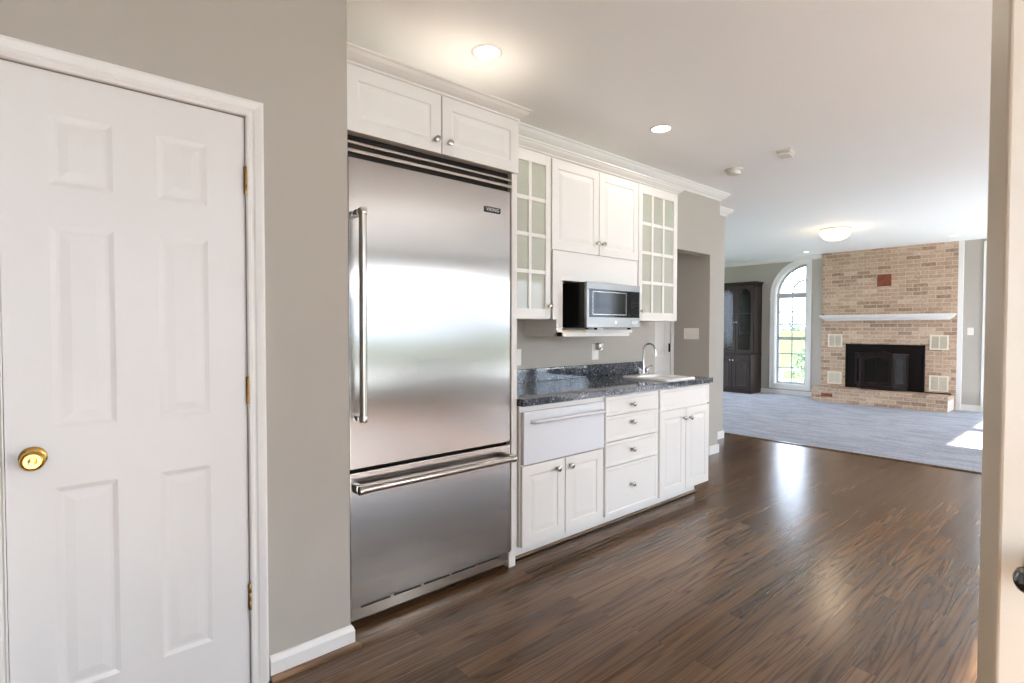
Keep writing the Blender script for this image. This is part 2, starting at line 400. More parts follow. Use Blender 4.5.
def plain_window(name, ops, y0, y1, label, cols, rows):
    a, b, c, d = ops
    f = MB(); t = .05; ym = (y0+y1)/2
    f.box(a, a+t, y0+.02, y1-.01, c, d); f.box(b-t, b, y0+.02, y1-.01, c, d); f.box(a, b, y0+.02, y1-.01, c, c+t); f.box(a, b, y0+.02, y1-.01, d-t, d)
    f.box(a, b, ym-.02, ym+.02, (c+d)/2-.025, (c+d)/2+.025)
    for e in ((a-.09, a, c-.09, d+.09), (b, b+.09, c-.09, d+.09), (a, b, d, d+.09), (a, b, c-.09, c)): f.box(e[0], e[1], y1, y1+.02, e[2], e[3])
    root = tag(f.build(name, M['trim']), label, 'window', kind='structure')
    mu = MB()
    for i in range(1, cols): x = a + (b-a)*i/cols; mu.box(x-.009, x+.009, ym-.008, ym+.008, c, d)
    for i in range(1, rows): z = c + (d-c)*i/rows; mu.box(a, b, ym-.008, ym+.008, z-.009, z+.009)
    mu.build('muntin', M['trim'], root)
    MB().box(a+t, b-t, ym-.003, ym+.003, c+t, d-t).build('pane', M['glass'], root)
for i, o in enumerate(KW): plain_window('window_%d' % (i+2), o, -4.8, -4.6, ['added unseen window bringing daylight to the six panel door', 'kitchen window opposite the refrigerator', 'kitchen window opposite the warming drawer', 'narrow kitchen window opposite the sink'][i], 3, 4)
plain_window('window_6', FW[0], -3.7, -3.5, 'sunny family room window facing the carpet', 3, 4)
plain_window('window_7', FW[1], -3.7, -3.5, 'sunny family room window facing the hutch', 3, 4)

# far wall with the quarter arch window opening (Y 3.95 .. 4.53)
a0, a1, zs, ra, sill = 3.95, 4.53, 1.96, .58, .205
arc = [(a0 + ra*math.sin(t*PI/40), zs + ra*math.cos(t*PI/40)) for t in range(21)]    # from top at a0 to springline at a1
w = MB(); w.box(FX, FX+.16, a1, 7.1, 0, CZ); w.box(FX, FX+.16, 3.60, a0, 0, CZ); w.box(FX, FX+.16, a0, a1, 0, sill)
for i in range(20):
    (p, q), (r, s_) = arc[i], arc[i+1]
    w.prism([(p, q), (r, s_), (r, CZ), (p, CZ)], 'X', FX, FX+.16)
struct(w, 'wall_far', M['taupe'], 'taupe far wall around the arched window', 'wall')
w = MB(); w.box(FX, FX+.16, 1.33, 1.80, 0, CZ); w.box(FX, FX+.16, -3.6, .43, 0, CZ); w.box(FX, FX+.16, .43, 1.33, 2.55, CZ)
struct(w, 'wall_fireside', M['taupe'], 'taupe wall on the sunny side of the brick fireplace', 'wall')
d4 = thing('door_4', 'white glazed patio door beyond the fireplace mostly hidden', 'door', (FX+.08, .88, 0), -PI/2, kind='structure')
MB().box(-.45, -.36, -.02, .02, .02, 2.55).box(.36, .45, -.02, .02, .02, 2.55).box(-.36, .36, -.02, .02, .02, .2).box(-.36, .36, -.02, .02, 2.45, 2.55).build('door_frame', M['trim'], d4, world=False)
MB().box(-.365, .365, -.003, .003, .19, 2.46).build('glass_pane', M['glass'], d4, world=False)
w = MB(); w.box(FX-.03, FX, 1.33, 1.423, .0, 2.64, .004); w.box(FX, FX+.06, 1.31, 1.33, 0, 2.55)
struct(w, 'trim_1', M['trim'], 'white door casing at the edge of the fireside wall', 'trim')
struct(MB().box(FX-.035, FX, 1.655, 1.722, 0, CZ, .004), 'trim_2', M['trim'], 'tall white corner strip beside the brick chimney', 'trim')

# brick chimney wall, local frame looking along -X : local x = Yc - Y, local y = X - Xp
BX, BYc = 10.80, 2.705
chim = thing('wall_chimney', 'tall tan brick chimney wall from hearth to ceiling', 'brick wall', (BX, BYc, 0), -PI/2, kind='structure')
MB().box(-.965, .985, 0, .2, 0, CZ).build('brickwork', M['brick'], chim, world=False)

# baseboards
def base_x(x0, x1, y, z=.085, d=None):
    p = [(y, 0), (y-.014, 0), (y-.014, z-.022), (y-.008, z-.006), (y-.003, z), (y, z)]
    return MB().prism(p, 'X', x0, x1, db=d)
b = base_x(.588, .900, 2.035, .088, d=lambda p: 2.035-p[0])
b.prism([(.900, 0), (.914, 0), (.914, .066), (.908, .082), (.903, .088), (.900, .088)], 'Y', 2.035, 2.12, da=lambda p: .900-p[0])
struct(b, 'baseboard_closet', M['trim'], 'white baseboard beside the six panel door casing', 'baseboard')
b = MB().prism([(2.021, 0), (2.003, 0), (2.003, .010), (2.010, .017), (2.021, .019)], 'X', .588, .915, db=lambda p: 2.021-p[0])
struct(b, 'trim_3', M['shoe'], 'stained oak shoe moulding under the baseboard by the door', 'trim')
b = MB().box(5.047, 5.233, YW-.014, YW, 0, .09, .003); b.box(5.233, 5.247, YW-.014, 3.083, 0, .09, .003)
struct(b, 'baseboard_opening', M['trim'], 'white baseboard at the foot of the wall past the sink cabinet', 'baseboard')
b = MB().box(5.247, 5.978, 3.069, 3.083, 0, .09, .003); b.box(5.978, 5.992, 3.069, 7, 0, .09, .003)
struct(b, 'baseboard_corner', M['trim'], 'white baseboard on the narrow wall stub by the carpet', 'baseboard')
struct(MB().box(FX-.016, FX, 3.69, 7, 0, .095, .003), 'baseboard_far', M['trim'], 'white baseboard under the arched window', 'baseboard')
struct(MB().box(FX-.016, FX, 1.423, 1.655, 0, .105, .003), 'baseboard_fireside', M['trim'], 'white baseboard under the light switch by the fireplace', 'baseboard')

# crown mouldings
def crownprof(w0, z1, h, p, sgn=-1):
    """points (offset from wall, z)"""
    return [(w0, z1), (w0+sgn*p, z1), (w0+sgn*p, z1-h*.12), (w0+sgn*p*.86, z1-h*.2), (w0+sgn*p*.70, z1-h*.42), (w0+sgn*p*.42, z1-h*.66), (w0+sgn*p*.2, z1-h*.80), (w0+sgn*p*.2, z1-h*.92), (w0+sgn*p*.08, z1-h), (w0, z1-h)]
cp = crownprof(YW, CZ, .075, .075)
b = MB().prism(cp, 'X', .900, 5.233, db=lambda p: YW-p[0])
cq = crownprof(5.233, CZ, .075, .075, 1)
b.prism(cq, 'Y', YW, 3.083, da=lambda p: 5.233-p[0])
struct(b, 'trim_5', M['trim'], 'white crown moulding above the kitchen cabinets', 'crown moulding')
b = MB().prism(crownprof(3.083, CZ, .075, .075), 'X', 5.233, 5.978, db=lambda p: 3.083-p[0])
b.prism(crownprof(5.978, CZ, .075, .075, 1), 'Y', 3.083, 7, da=lambda p: 5.978-p[0])
struct(b, 'trim_6', M['trim'], 'short white crown moulding on the narrow wall stub', 'crown moulding')
b = MB().prism([(x, z) for x, z in crownprof(FX, CZ, .085, .085)], 'Y', 3.69, 7)
struct(b, 'trim_7', M['trim'], 'white crown moulding over the arched window wall', 'crown moulding')

# ------------------------------------------------------------------ six panel closet door
d1 = thing('door_1', 'white six panel closet door with brass knob', 'door', (.2, 2.04, 0), kind='structure')
cols = [(0.000, .150), (.262, .405)]; rows = [(.215, .825), (1.000, 1.590), (1.705, 1.910)]
MB().panelled(-.103, .518, .012, 2.028, 2.037, .035, [(a, b, c, d) for a, b in cols for c, d in rows], SIXPAN).build('door_leaf', M['doorwhite'], d1)
k = MB().lathe([(.032, 0), (.032, -.004), (.027, -.008), (.013, -.011), (.012, -.03), (.02, -.034), (.028, -.042), (.0285, -.052), (.025, -.059), (.021, -.061), (.019, -.0585), (.011, -.0585), (.009, -.061), (.002, -.062)], (-.045, 2.037, .921), 'Y', 36)
kn = k.build('knob', M['brass'], d1, smooth=40)
for z in (1.811, 1.073, .332):
    hg = MB().lathe([(.004, -.049), (.0062, -.045), (.0062, -.016), (.0055, -.015), (.0062, -.014), (.0062, .014), (.0055, .015), (.0062, .016), (.0062, .045), (.004, .049)], (.5235, 2.029, z), 'Z', 14)
    hg.box(.519, .529, 2.0335, 2.0365, z-.044, z+.044)
    hg.build('hinge', M['oldbrass'], d1, smooth=40)
def casing(x0, x1, zt, yw, wd):
    """three sided casing, profile across its width; inner edges x0,x1,zt"""
    prof = [(0, 0), (0, .010), (.004, .013), (.012, .013), (.016, .010), (.022, .010), (.028, .014), (.038, .017), (.046, .019), (.051, .019), (.054, .016), (wd, .016), (wd, 0)]
    b = MB()
    path = [(x0, 0, -1, 0), (x0, zt, -1, 1), (x1, zt, 1, 1), (x1, 0, 1, 0)]
    R = []
    for (px, pz, sx, sz) in path:
        R.append([(px+sx*o, yw-h, pz+sz*o) for o, h in prof])
    b.rings(R); return b
c1 = casing(-.112, .525, 2.034, 2.035, .057)
c1.box(-.108, -.1045, 2.035, 2.14, 0, 2.033).box(.5195, .524, 2.045, 2.14, 0, 2.033).box(-.108, .524, 2.045, 2.14, 2.0295, 2.033)
c1.box(-.1045, -.09, 2.074, 2.10, 0, 2.0295).box(.505, .5195, 2.074, 2.10, 0, 2.0295).box(-.09, .505, 2.074, 2.10, 2.014, 2.0295)
struct(c1, 'trim_8', M['trim'], 'white moulded casing framing the six panel door', 'door casing')

# hall door behind the counter
d3 = thing('door_3', 'white hall door seen past the end of the counter', 'door', (4.6, 3.19, 0), kind='structure')
MB().panelled(4.18, 4.985, .012, 2.03, 3.168, .02, [(4.28, 4.54, .2, .85), (4.63, 4.89, .2, .85), (4.28, 4.54, 1.0, 1.6), (4.63, 4.89, 1.0, 1.6)], SIXPAN).build('door_leaf', M['doorwhite'], d3)
MB().lathe([(.006, -.045), (.006, .045)], (4.968, 3.16, 1.09), 'Z', 10).box(4.955, 4.98, 3.164, 3.168, 1.045, 1.135).build('hinge', M['iron'], d3)
struct(MB().box(4.990, 5.047, 3.155, 3.19, 0, 2.09, .003), 'trim_9', M['trim'], 'white casing strip of the hall door behind the counter', 'door casing')

# foreground door ajar
ang = math.radians(-18)
d2 = thing('door_2', 'cream door standing ajar close to the viewer with dark metal lever', 'door', (1.02, .111, 0), -PI/2 + math.radians(40), kind='structure')
# local: x runs away from the latch edge, -y faces the viewer
MB().box(0, .76, 0, .040, .012, 2.05, .004, 2).build('door_leaf', M['cream'], d2, world=False)
lv = MB().lathe([(.030, 0), (.030, -.004), (.026, -.008), (.012, -.011), (.012, -.045)], (.062, 0, .955), 'Y', 28)
lv.tube([(.068, -.045, .955), (.05, -.046, .955), (.03, -.047, .954), (.012, -.047, .953), (.0, -.046, .952), (-.006, -.045, .951), (-.009, -.045, .951)], [.012, .015, .018, .020, .018, .012, .004], 16)
lv.build('lever', M['darknickel'], d2, world=False, smooth=45)

# ------------------------------------------------------------------ refrigerator
fr = thing('refrigerator', 'tall built in stainless steel refrigerator with bottom freezer', 'refrigerator', (1.39, 2.4, 0))
MB().box(.942, 1.842, 2.165, 2.74, .02, 2.10).build('cabinet_body', M['ironpanel'], fr)
rd = MB().box(.944, 1.838, 2.13, 2.163, .690, 2.010, .004, 2).build('door', M['steel'], fr, uv=True)
fd = MB().box(.944, 1.840, 2.13, 2.163, .095, .676, .004, 2).build('freezer_drawer', M['steel'], fr, uv=True)
MB().box(.944, 1.838, 2.150, 2.165, .030, .092).build('toe_grille', M['steelbar'], fr)
g = MB()
for x0, x1 in ((1.0, 1.14), (1.16, 1.30), (1.32, 1.46), (1.48, 1.62), (1.64, 1.78)): g.box(x0, x1, 2.147, 2.151, .078, .084)
g.build('toe_slot', M['dark'], fr)
MB().box(.944, 1.842, 2.155, 2.165, 2.012, 2.108).build('grille_back', M['louver'], fr)
for z0, z1, y in ((2.066, 2.079, 2.132), (2.030, 2.046, 2.128)):
    MB().box(.944, 1.842, y, y+.024, z0, z1, .003, 2).build('grille_louver', M['steelbar'], fr)
h = MB().tube([(.975, 2.062, .918), (.975, 2.062, 1.775)], .0155, 20); h.build('door_handle', M['steelbar'], rd, smooth=40)
for z in (.902, 1.760):
    e = MB().box(.955, .992, 2.075, 2.13, z+.002, z+.024, .004, 2); e.lathe([(.017, 0), (.0185, .003), (.0185, .023), (.017, .026)], (.975, 2.062, z), 'Z', 20); e.box(.962, .988, 2.062, 2.08, z+.002, z+.024)
    e.build('handle_bracket', M['steelbar'], rd, smooth=40)
h = MB().tube([(.965, 2.062, .617), (1.806, 2.062, .617)], .0155, 20); h.build('drawer_handle', M['steelbar'], fd, smooth=40)
for x in (.950, 1.790):
    e = MB().box(x-.002, x+.026, 2.075, 2.13, .600, .636, .006, 2); e.lathe([(.017, 0), (.0185, .003), (.0185, .021), (.017, .024)], (x+.002, 2.062, .617), 'X', 20); e.box(x+.002, x+.024, 2.06, 2.08, .604, .630)
    e.build('handle_bracket', M['steelbar'], fd, smooth=40)
bd = MB().box(1.662, 1.768, 2.1265, 2.1305, 1.884, 1.912, .004, 2); badge = bd.build('badge', M['blackplastic'], rd)
def text_mesh(name, body, size, loc, rot, material, parent, ext=.0006, sx=1):
    cu = bpy.data.curves.new(name, 'FONT'); cu.body = body; cu.size = size; cu.extrude = ext; cu.align_x = 'CENTER'; cu.align_y = 'CENTER'
    o = bpy.data.objects.new(name, cu); C.objects.link(o); bpy.context.view_layer.update()
    dg = bpy.context.evaluated_depsgraph_get(); me = bpy.data.meshes.new_from_object(o.evaluated_get(dg))
    bpy.data.objects.remove(o); bpy.data.curves.remove(cu)
    mtx = Matrix.Translation(loc) @ Matrix.Rotation(rot[2], 4, 'Z') @ Matrix.Rotation(rot[0], 4, 'X') @ Matrix.Diagonal((sx, 1, 1, 1))
    me.transform(world_of(parent).inverted() @ mtx); me.materials.clear(); me.materials.append(material)
    q = bpy.data.objects.new(name, me); C.objects.link(q); q.parent = parent; MATS[q.name] = world_of(parent); return q
text_mesh('badge_lettering', 'VIKING', .024, (1.715, 2.1262, 1.898), (PI/2, 0, 0), M['chrome'], rd, sx=1.08)

# cabinet over the refrigerator
fc = thing('wall_cabinet', 'white two door cabinet above the steel refrigerator', 'cabinet', (1.39, 2.4, 2.108))
MB().box(.915, 1.868, 2.118, YW, 2.112, 2.385).build('body', M['white'], fc)
PR = .055
def cab_door(x0, x1, z0, z1, yf, parent, prof=RAISED, rail=PR, name='door'):
    return MB().panelled(x0, x1, z0, z1, yf, .019, [(x0+rail, x1-rail, z0+rail, z1-rail)], prof).build(name, M['white'], parent)
dl = cab_door(.920, 1.384, 2.106, 2.374, 2.098, fc); knob_mb(1.352, 2.098, 2.162).build('knob', M['nickel'], dl, smooth=45)
dr = cab_door(1.391, 1.866, 2.106, 2.374, 2.098, fc); knob_mb(1.424, 2.098, 2.160).build('knob', M['nickel'], dr, smooth=45)
b = MB().prism(crownprof(2.118, 2.438, .056, .062), 'X', .902, 1.868, db=lambda p: 2.118-p[0])
b.prism(crownprof(1.868, 2.438, .056, .062, 1), 'Y', 2.118, YW-.08, da=lambda p: 1.868-p[0])
b.build('crown_moulding', M['white'], fc)
ep = thing('end_panel', 'tall narrow white panel between refrigerator and warming drawer', 'cabinet panel', (1.867, 2.4, 0))
MB().box(1.8455, 1.8855, 2.129, YW, .098, 2.110, .002).build('panel', M['white'], ep)
MB().box(1.8455, 1.892, 2.148, 2.75, 0, .098, .002).build('plinth_block', M['white'], ep)

# ------------------------------------------------------------------ base cabinets
YB = 2.12
def base_body(root, x0, x1, top=.874):
    MB().box(x0, x1, YB, YW-.004, .105, top).build('body', M['white'], root)
def kick(root, x0, x1):
    k = MB().box(x0, x1, 2.20, 2.24, .022, .105); k.build('toe_kick', M['white'], root)
    MB().prism([(2.20, 0), (2.182, 0), (2.182, .012), (2.188, .020), (2.20, .022)], 'X', x0, x1).build('shoe_moulding', M['floor'], root)
b1 = thing('base_cabinet', 'white base cabinet with two doors under the warming drawer', 'cabinet', (2.24, 2.43, 0), group='white base cabinets')
base_body(b1, 1.893, 2.585); kick(b1, 1.893, 2.585)
a = cab_door(1.899, 2.231, .108, .548, 2.101, b1); knob_mb(2.165, 2.101, .497, .017).build('knob', M['nickel'], a, smooth=45)
a = cab_door(2.237, 2.573, .108, .548, 2.101, b1); knob_mb(2.272, 2.101, .497, .017).build('knob', M['nickel'], a, smooth=45)
wd = thing('warming_drawer', 'white warming drawer with long bar handle beside the refrigerator panel', 'appliance', (2.24, 2.11, .553))
MB().box(1.902, 2.573, 2.092, 2.119, .556, .842, .004, 2).build('front_panel', M['appliance'], wd)
e = MB().tube([(1.955, 2.09, .786), (1.962, 2.066, .787), (2.0, 2.056, .789), (2.25, 2.054, .790), (2.48, 2.056, .789), (2.535, 2.066, .787), (2.545, 2.09, .786)], [.010, .011, .0105, .0105, .0105, .011, .010], 14)
e.build('handle', M['appliance'], wd, smooth=50)
b2 = thing('base_cabinet', 'white base cabinet with a stack of four drawers', 'cabinet', (2.88, 2.43, 0), group='white base cabinets')
base_body(b2, 2.585, 3.18); kick(b2, 2.585, 3.18)
for z0, z1, kz in ((.746, .862, .800), (.582, .740, .686), (.424, .575, .503), (.110, .417, .274)):
    dd = MB().panelled(2.598, 3.165, z0, z1, 2.101, .019, [(2.598+.02, 3.165-.02, z0+.018, z1-.018)], FLATP).build('drawer', M['white'], b2)
    knob_mb(2.868, 2.101, kz, .016).build('knob', M['nickel'], dd, smooth=45)
b3 = thing('base_cabinet', 'white two door sink cabinet at the end of the counter', 'cabinet', (3.52, 2.43, 0), group='white base cabinets')
base_body(b3, 3.18, 3.862, .76); MB().box(3.18, 3.862, YB, YB+.02, .76, .874).box(3.18, 3.862, YW-.02, YW-.004, .76, .874).box(3.18, 3.20, YB+.02, YW-.02, .76, .874).box(3.842, 3.862, YB+.02, YW-.02, .76, .874).build('upper_rail', M['white'], b3); kick(b3, 3.18, 3.82)
MB().panelled(3.190, 3.855, .722, .864, 2.101, .019, [(3.21, 3.835, .740, .846)], FLATP).build('false_drawer_front', M['white'], b3)
a = cab_door(3.190, 3.520, .108, .710, 2.101, b3); knob_mb(3.485, 2.101, .640, .016).build('knob', M['nickel'], a, smooth=45)
a = cab_door(3.526, 3.855, .108, .710, 2.101, b3); knob_mb(3.572, 2.101, .634, .016).build('knob', M['nickel'], a, smooth=45)

# countertop with a cut-out for the sink
ct = thing('countertop', 'polished blue grey granite countertop with low backsplash', 'countertop', (2.88, 2.41, .876))
SX0, SX1, SY0, SY1 = 3.333, 3.660, 2.15, 2.50
t = MB()
for e in ((1.886, SX0, 2.080, YW-.002), (SX1, 3.874, 2.080, YW-.002), (SX0, SX1, 2.080, SY0), (SX0, SX1, SY1, YW-.002)): t.box(e[0], e[1], e[2], e[3], .876, .914)
bmesh.ops.remove_doubles(t.bm, verts=t.bm.verts[:], dist=1e-5)
t.build('slab', M['granite'], ct)
MB().box(1.893, 3.905, YW-.022, YW-.001, .914, 1.009, .002).build('backsplash', M['granite'], ct)

# sink
sk = thing('sink', 'white porcelain drop in bar sink set in the granite', 'sink', (3.46, 2.32, .914))
def rrect(x0, x1, y0, y1, r, z, n=5):
    o = []
    for cx, cy_, a0_ in ((x1-r, y1-r, 0), (x0+r, y1-r, 90), (x0+r, y0+r, 180), (x1-r, y0+r, 270)):
        for i in range(n+1):
            t = math.radians(a0_ + 90*i/n); o.append((cx + r*math.cos(t), cy_ + r*math.sin(t), z))
    return o
MB().rings([rrect(3.305, 3.688, 2.112, 2.532, .035, .9145), rrect(3.305, 3.688, 2.112, 2.532, .035, .923), rrect(3.311, 3.682, 2.118, 2.526, .034, .930),
            rrect(3.32, 3.673, 2.13, 2.515, .034, .932), rrect(3.338, 3.655, 2.148, 2.43, .05, .930), rrect(3.346, 3.647, 2.157, 2.42, .05, .915),
            rrect(3.36, 3.633, 2.175, 2.405, .06, .80), rrect(3.39, 3.60, 2.20, 2.38, .06, .78)]).build('basin', M['porcelain'], sk, smooth=35)
MB().lathe([(.028, .7805), (.028, .783), (.02, .782), (.004, .7815)], (3.496, 2.29, 0), 'Z', 20).build('drain', M['chrome'], sk, smooth=40)
fa = thing('faucet', 'chrome gooseneck faucet with two handles behind the sink', 'faucet', (3.52, 2.475, .93))
MB().box(3.455, 3.585, 2.455, 2.495, .930, .942, .006, 3).build('base', M['chrome'], fa, smooth=40)
pts = [(3.52, 2.475, .94), (3.52, 2.475, 1.12)] + [(3.52, 2.475-.055+.055*math.cos(PI*i/12), 1.12+.055*math.sin(PI*i/12)) for i in range(1, 13)] + [(3.52, 2.363, 1.085)]
MB().tube(pts, [.011]+[.008]*(len(pts)-2)+[.009], 14).lathe([(.016, .94), (.016, .955), (.011, .965)], (3.52, 2.475, 0), 'Z', 18).build('spout', M['chrome'], fa, smooth=50)
for sx in (-1, 1):
    x = 3.52 + sx*.05
    MB().lathe([(.014, .94), (.013, .957), (.016, .963), (.016, .975), (.009, .985)], (x, 2.475, 0), 'Z', 16).tube([(x, 2.475, .972), (x+sx*.022, 2.468, .986), (x+sx*.045, 2.462, .998)], [.006, .006, .007], 10).build('handle', M['chrome'], fa, smooth=50)

# ------------------------------------------------------------------ upper cabinets
YU = 2.435
def glass_cab(x0, x1, pcols, label, knobx, knobz, hinge=None):
    t = thing('glass_door_cabinet', label, 'cabinet', ((x0+x1)/2, 2.6, 1.352), group='white upper cabinets with glass doors')
    b = MB(); yb = YW-.002
    for e in ((x0, x0+.018, 1.352, 2.405), (x1-.018, x1, 1.352, 2.405)): b.box(e[0], e[1], YU+.02, yb, e[2], e[3])
    b.box(x0, x1, YU+.02, yb, 1.352, 1.372); b.box(x0, x1, YU+.02, yb, 2.385, 2.405); b.box(x0, x1, yb-.01, yb, 1.352, 2.405)
    b.build('body', M['white'], t)
    for z in (1.62, 1.88, 2.12): MB().box(x0+.018, x1-.018, YU+.05, yb-.012, z-.008, z+.008).build('shelf', M['white'], t)
    d = MB(); a, c = pcols[0][0], pcols[-1][1]; z0, z1 = 1.418, 2.331
    d.box(x0+.003, a, YU, YU+.02, 1.356, 2.398, .002); d.box(c, x1-.003, YU, YU+.02, 1.356, 2.398, .002)
    d.box(a, c, YU, YU+.02, 1.356, z0); d.box(a, c, YU, YU+.02, z1, 2.398)
    for i in range(len(pcols)-1): d.box(pcols[i][1], pcols[i+1][0], YU+.002, YU+.018, z0, z1)
    for z in (1.650, 1.880, 2.105): d.box(a, c, YU+.003, YU+.017, z-.012, z+.012)
    dd = d.build('door', M['white'], t)
    MB().box(a-.005, c+.005, YU+.0095, YU+.0125, z0-.005, z1+.005).build('glass_pane', M['frosted'], dd)
    knob_mb(knobx, YU, knobz, .015).build('knob', M['nickel'], dd, smooth=45)
    return t
uc1 = glass_cab(1.93, 2.449, [(2.033, 2.130), (2.156, 2.253), (2.278, 2.400)], 'white upper cabinet with glass door beside the refrigerator', 2.428, 1.437)
uc2 = glass_cab(3.392, 3.932, [(3.444, 3.565), (3.590, 3.716), (3.742, 3.874)], 'white upper cabinet with glass door next to the hall opening', 3.425, 1.428)
for t, x0, x1, ret in ((uc1, 1.93, 2.449, False), (uc2, 3.392, 3.932, True)):
    b = MB().prism(crownprof(YU+.008, 2.452, .05, .05), 'X', x0, x1, db=(lambda p: YU+.008-p[0]) if ret else None)
    if ret: b.prism(crownprof(x1, 2.452, .05, .05, 1), 'Y', YU+.008, YW-.08, da=lambda p: x1-p[0])
    b.build('crown_moulding', M['white'], t)
mc = thing('microwave_cabinet', 'white two door upper cabinet with open microwave shelf below', 'cabinet', (2.92, 2.6, 1.24))
b = MB(); b.box(2.450, 3.391, YU+.02, YW-.002, 1.800, 2.405); b.box(2.470, 3.386, YU+.004, YU+.02, 1.612, 1.805)
b.box(2.470, 2.562, YU+.004, YU+.02, 1.352, 1.612); b.box(2.505, 2.562, YU+.004, YU+.02, 1.238, 1.352)
b.box(2.505, 2.523, YU+.02, YW-.002, 1.238, 1.80); b.box(3.350, 3.388, YU+.02, YW-.002, 1.352, 1.80)
b.box(2.523, 3.35, YW-.014, YW-.002, 1.28, 1.8)
b.build('body', M['white'], mc)
MB().box(2.505, 3.290, YU+.004, YU+.022, 1.238, 1.268, .001).box(2.523, 3.345, YU+.022, YW-.003, 1.268, 1.284).box(3.29, 3.40, YU+.06, YU+.08, 1.262, 1.284).build('microwave_shelf', M['white'], mc)
MB().box(2.562, 2.80, YU+.002, YU+.022, 1.268, 1.280).build('shelf_edge', M['rawwood'], mc)
a = cab_door(2.455, 2.922, 1.808, 2.390, 2.433, mc); knob_mb(2.893, 2.433, 1.888, .016).build('knob', M['nickel'], a, smooth=45)
a = cab_door(2.928, 3.384, 1.808, 2.390, 2.433, mc); knob_mb(2.962, 2.433, 1.888, .016).build('knob', M['nickel'], a, smooth=45)
MB().prism(crownprof(YU+.008, 2.452, .05, .05), 'X', 2.449, 3.392).build('crown_moulding', M['white'], mc)

mw = thing('microwave', 'black and stainless microwave oven resting on the open shelf', 'microwave', (2.94, 2.5, 1.284))
MX0, MX1, MY, MZ0, MZ1 = 2.650, 3.232, 2.305, 1.298, 1.600
MB().box(MX0, MX1, MY+.02, 2.70, MZ0, MZ1, .004, 2).build('casing', M['blackplastic'], mw)
b = MB(); b.box(MX0, MX1, MY, MY+.02, MZ1-.045, MZ1, .002); b.box(MX0, MX1, MY, MY+.02, MZ0, MZ0+.072, .002); b.box(MX0, MX0+.022, MY, MY+.02, MZ0+.072, MZ1-.045); b.box(MX1-.006, MX1, MY, MY+.02, MZ0+.072, MZ1-.045)
fm = b.build('front_frame', M['mwsteel'], mw)
MB().box(MX0+.022, MX1-.125, MY+.002, MY+.018, MZ0+.072, MZ1-.045).build('door_window', M['mwglass'], mw)
MB().box(MX1-.122, MX1-.006, MY+.002, MY+.018, MZ0+.072, MZ1-.045).build('control_panel', M['mwglass'], mw)
w_ = MB()
for e in ((MX0+.06, MX1-.16, MZ0+.088, MZ0+.091), (MX0+.06, MX1-.16, MZ1-.062, MZ1-.059), (MX0+.06, MX0+.063, MZ0+.088, MZ1-.059), (MX1-.163, MX1-.16, MZ0+.088, MZ1-.059)): w_.box(e[0], e[1], MY+.0005, MY+.002, e[2], e[3])
w_.build('window_line', M['steelbar'], mw)
bt = MB()
for r in range(5):
    for c in range(3): bt.box(MX1-.105+c*.032, MX1-.084+c*.032, MY, MY+.002, MZ0+.085+r*.022, MZ0+.098+r*.022)
bt.build('keypad', M['ironpanel'], mw)
MB().lathe([(.011, 0), (.011, -.0015), (.009, -.002)], ((MX0+MX1)/2+.01, MY, MZ0+.036), 'Y', 20).build('emblem', M['chrome'], mw)
MB().box(MX1-.1, MX1-.03, MY-.001, MY, MZ0+.025, MZ0+.048).build('door_button', M['steelbar'], mw)
for x in (MX0+.05, MX1-.07):
    for y in (2.35, 2.66): MB().lathe([(.014, 0), (.012, -.0138)], (x, y, MZ0), 'Z', 12).build('foot', M['blackplastic'], mw)

# outlets and switches on the kitchen walls
ol = thing('wall_outlet', 'white outlet plate under the microwave shelf', 'outlet', (3.265, YW, 1.11))
MB().box(3.222, 3.306, YW-.006, YW, 1.045, 1.172, .002).build('cover_plate', M['plate'], ol)
for z in (1.083, 1.137): MB().box(3.250, 3.280, YW-.008, YW-.006, z-.016, z+.016, .001).build('socket', M['plate'], ol)
pl = thing('plug_adapter', 'small chrome plug in adapter in the outlet above the backsplash', 'adapter', (3.285, YW-.008, 1.145))
MB().box(3.262, 3.318, YW-.045, YW-.0085, 1.122, 1.178, .008, 2).build('housing', M['nickel'], pl, smooth=40)
MB().lathe([(.012, 0), (.012, -.008), (.006, -.012)], (3.290, YW-.045, 1.128), 'Y', 14).build('button', M['chrome'], pl, smooth=40)
ol2 = thing('wall_outlet', 'white outlet plate on the wall close to the refrigerator panel', 'outlet', (2.44, YW, 1.08))
MB().box(2.400, 2.474, YW-.006, YW, 1.032, 1.150, .002).build('cover_plate', M['plate'], ol2)
for z in (1.065, 1.118): MB().box(2.422, 2.452, YW-.008, YW-.006, z-.016, z+.016, .001).build('socket', M['plate'], ol2)
sw = thing('light_switch', 'white triple switch plate on the hall side wall', 'light switch', (5.047, 2.955, 1.24), -PI/2)
MB().box(-.085, .085, -.006, 0, -.058, .058, .002).build('cover_plate', M['plate'], sw, world=False)
for x in (-.046, 0, .046): MB().box(x-.005, x+.005, -.014, -.006, -.010, .012, .002).build('toggle', M['smoked'], sw, world=False)
sw2 = thing('light_switch', 'white single switch plate beside the brick chimney', 'light switch', (FX, 1.562, 1.255), -PI/2)
MB().box(-.038, .038, -.006, 0, -.058, .058, .002).build('cover_plate', M['plate'], sw2, world=False)
MB().box(-.005, .005, -.014, -.006, -.010, .012, .002).build('toggle', M['smoked'], sw2, world=False)

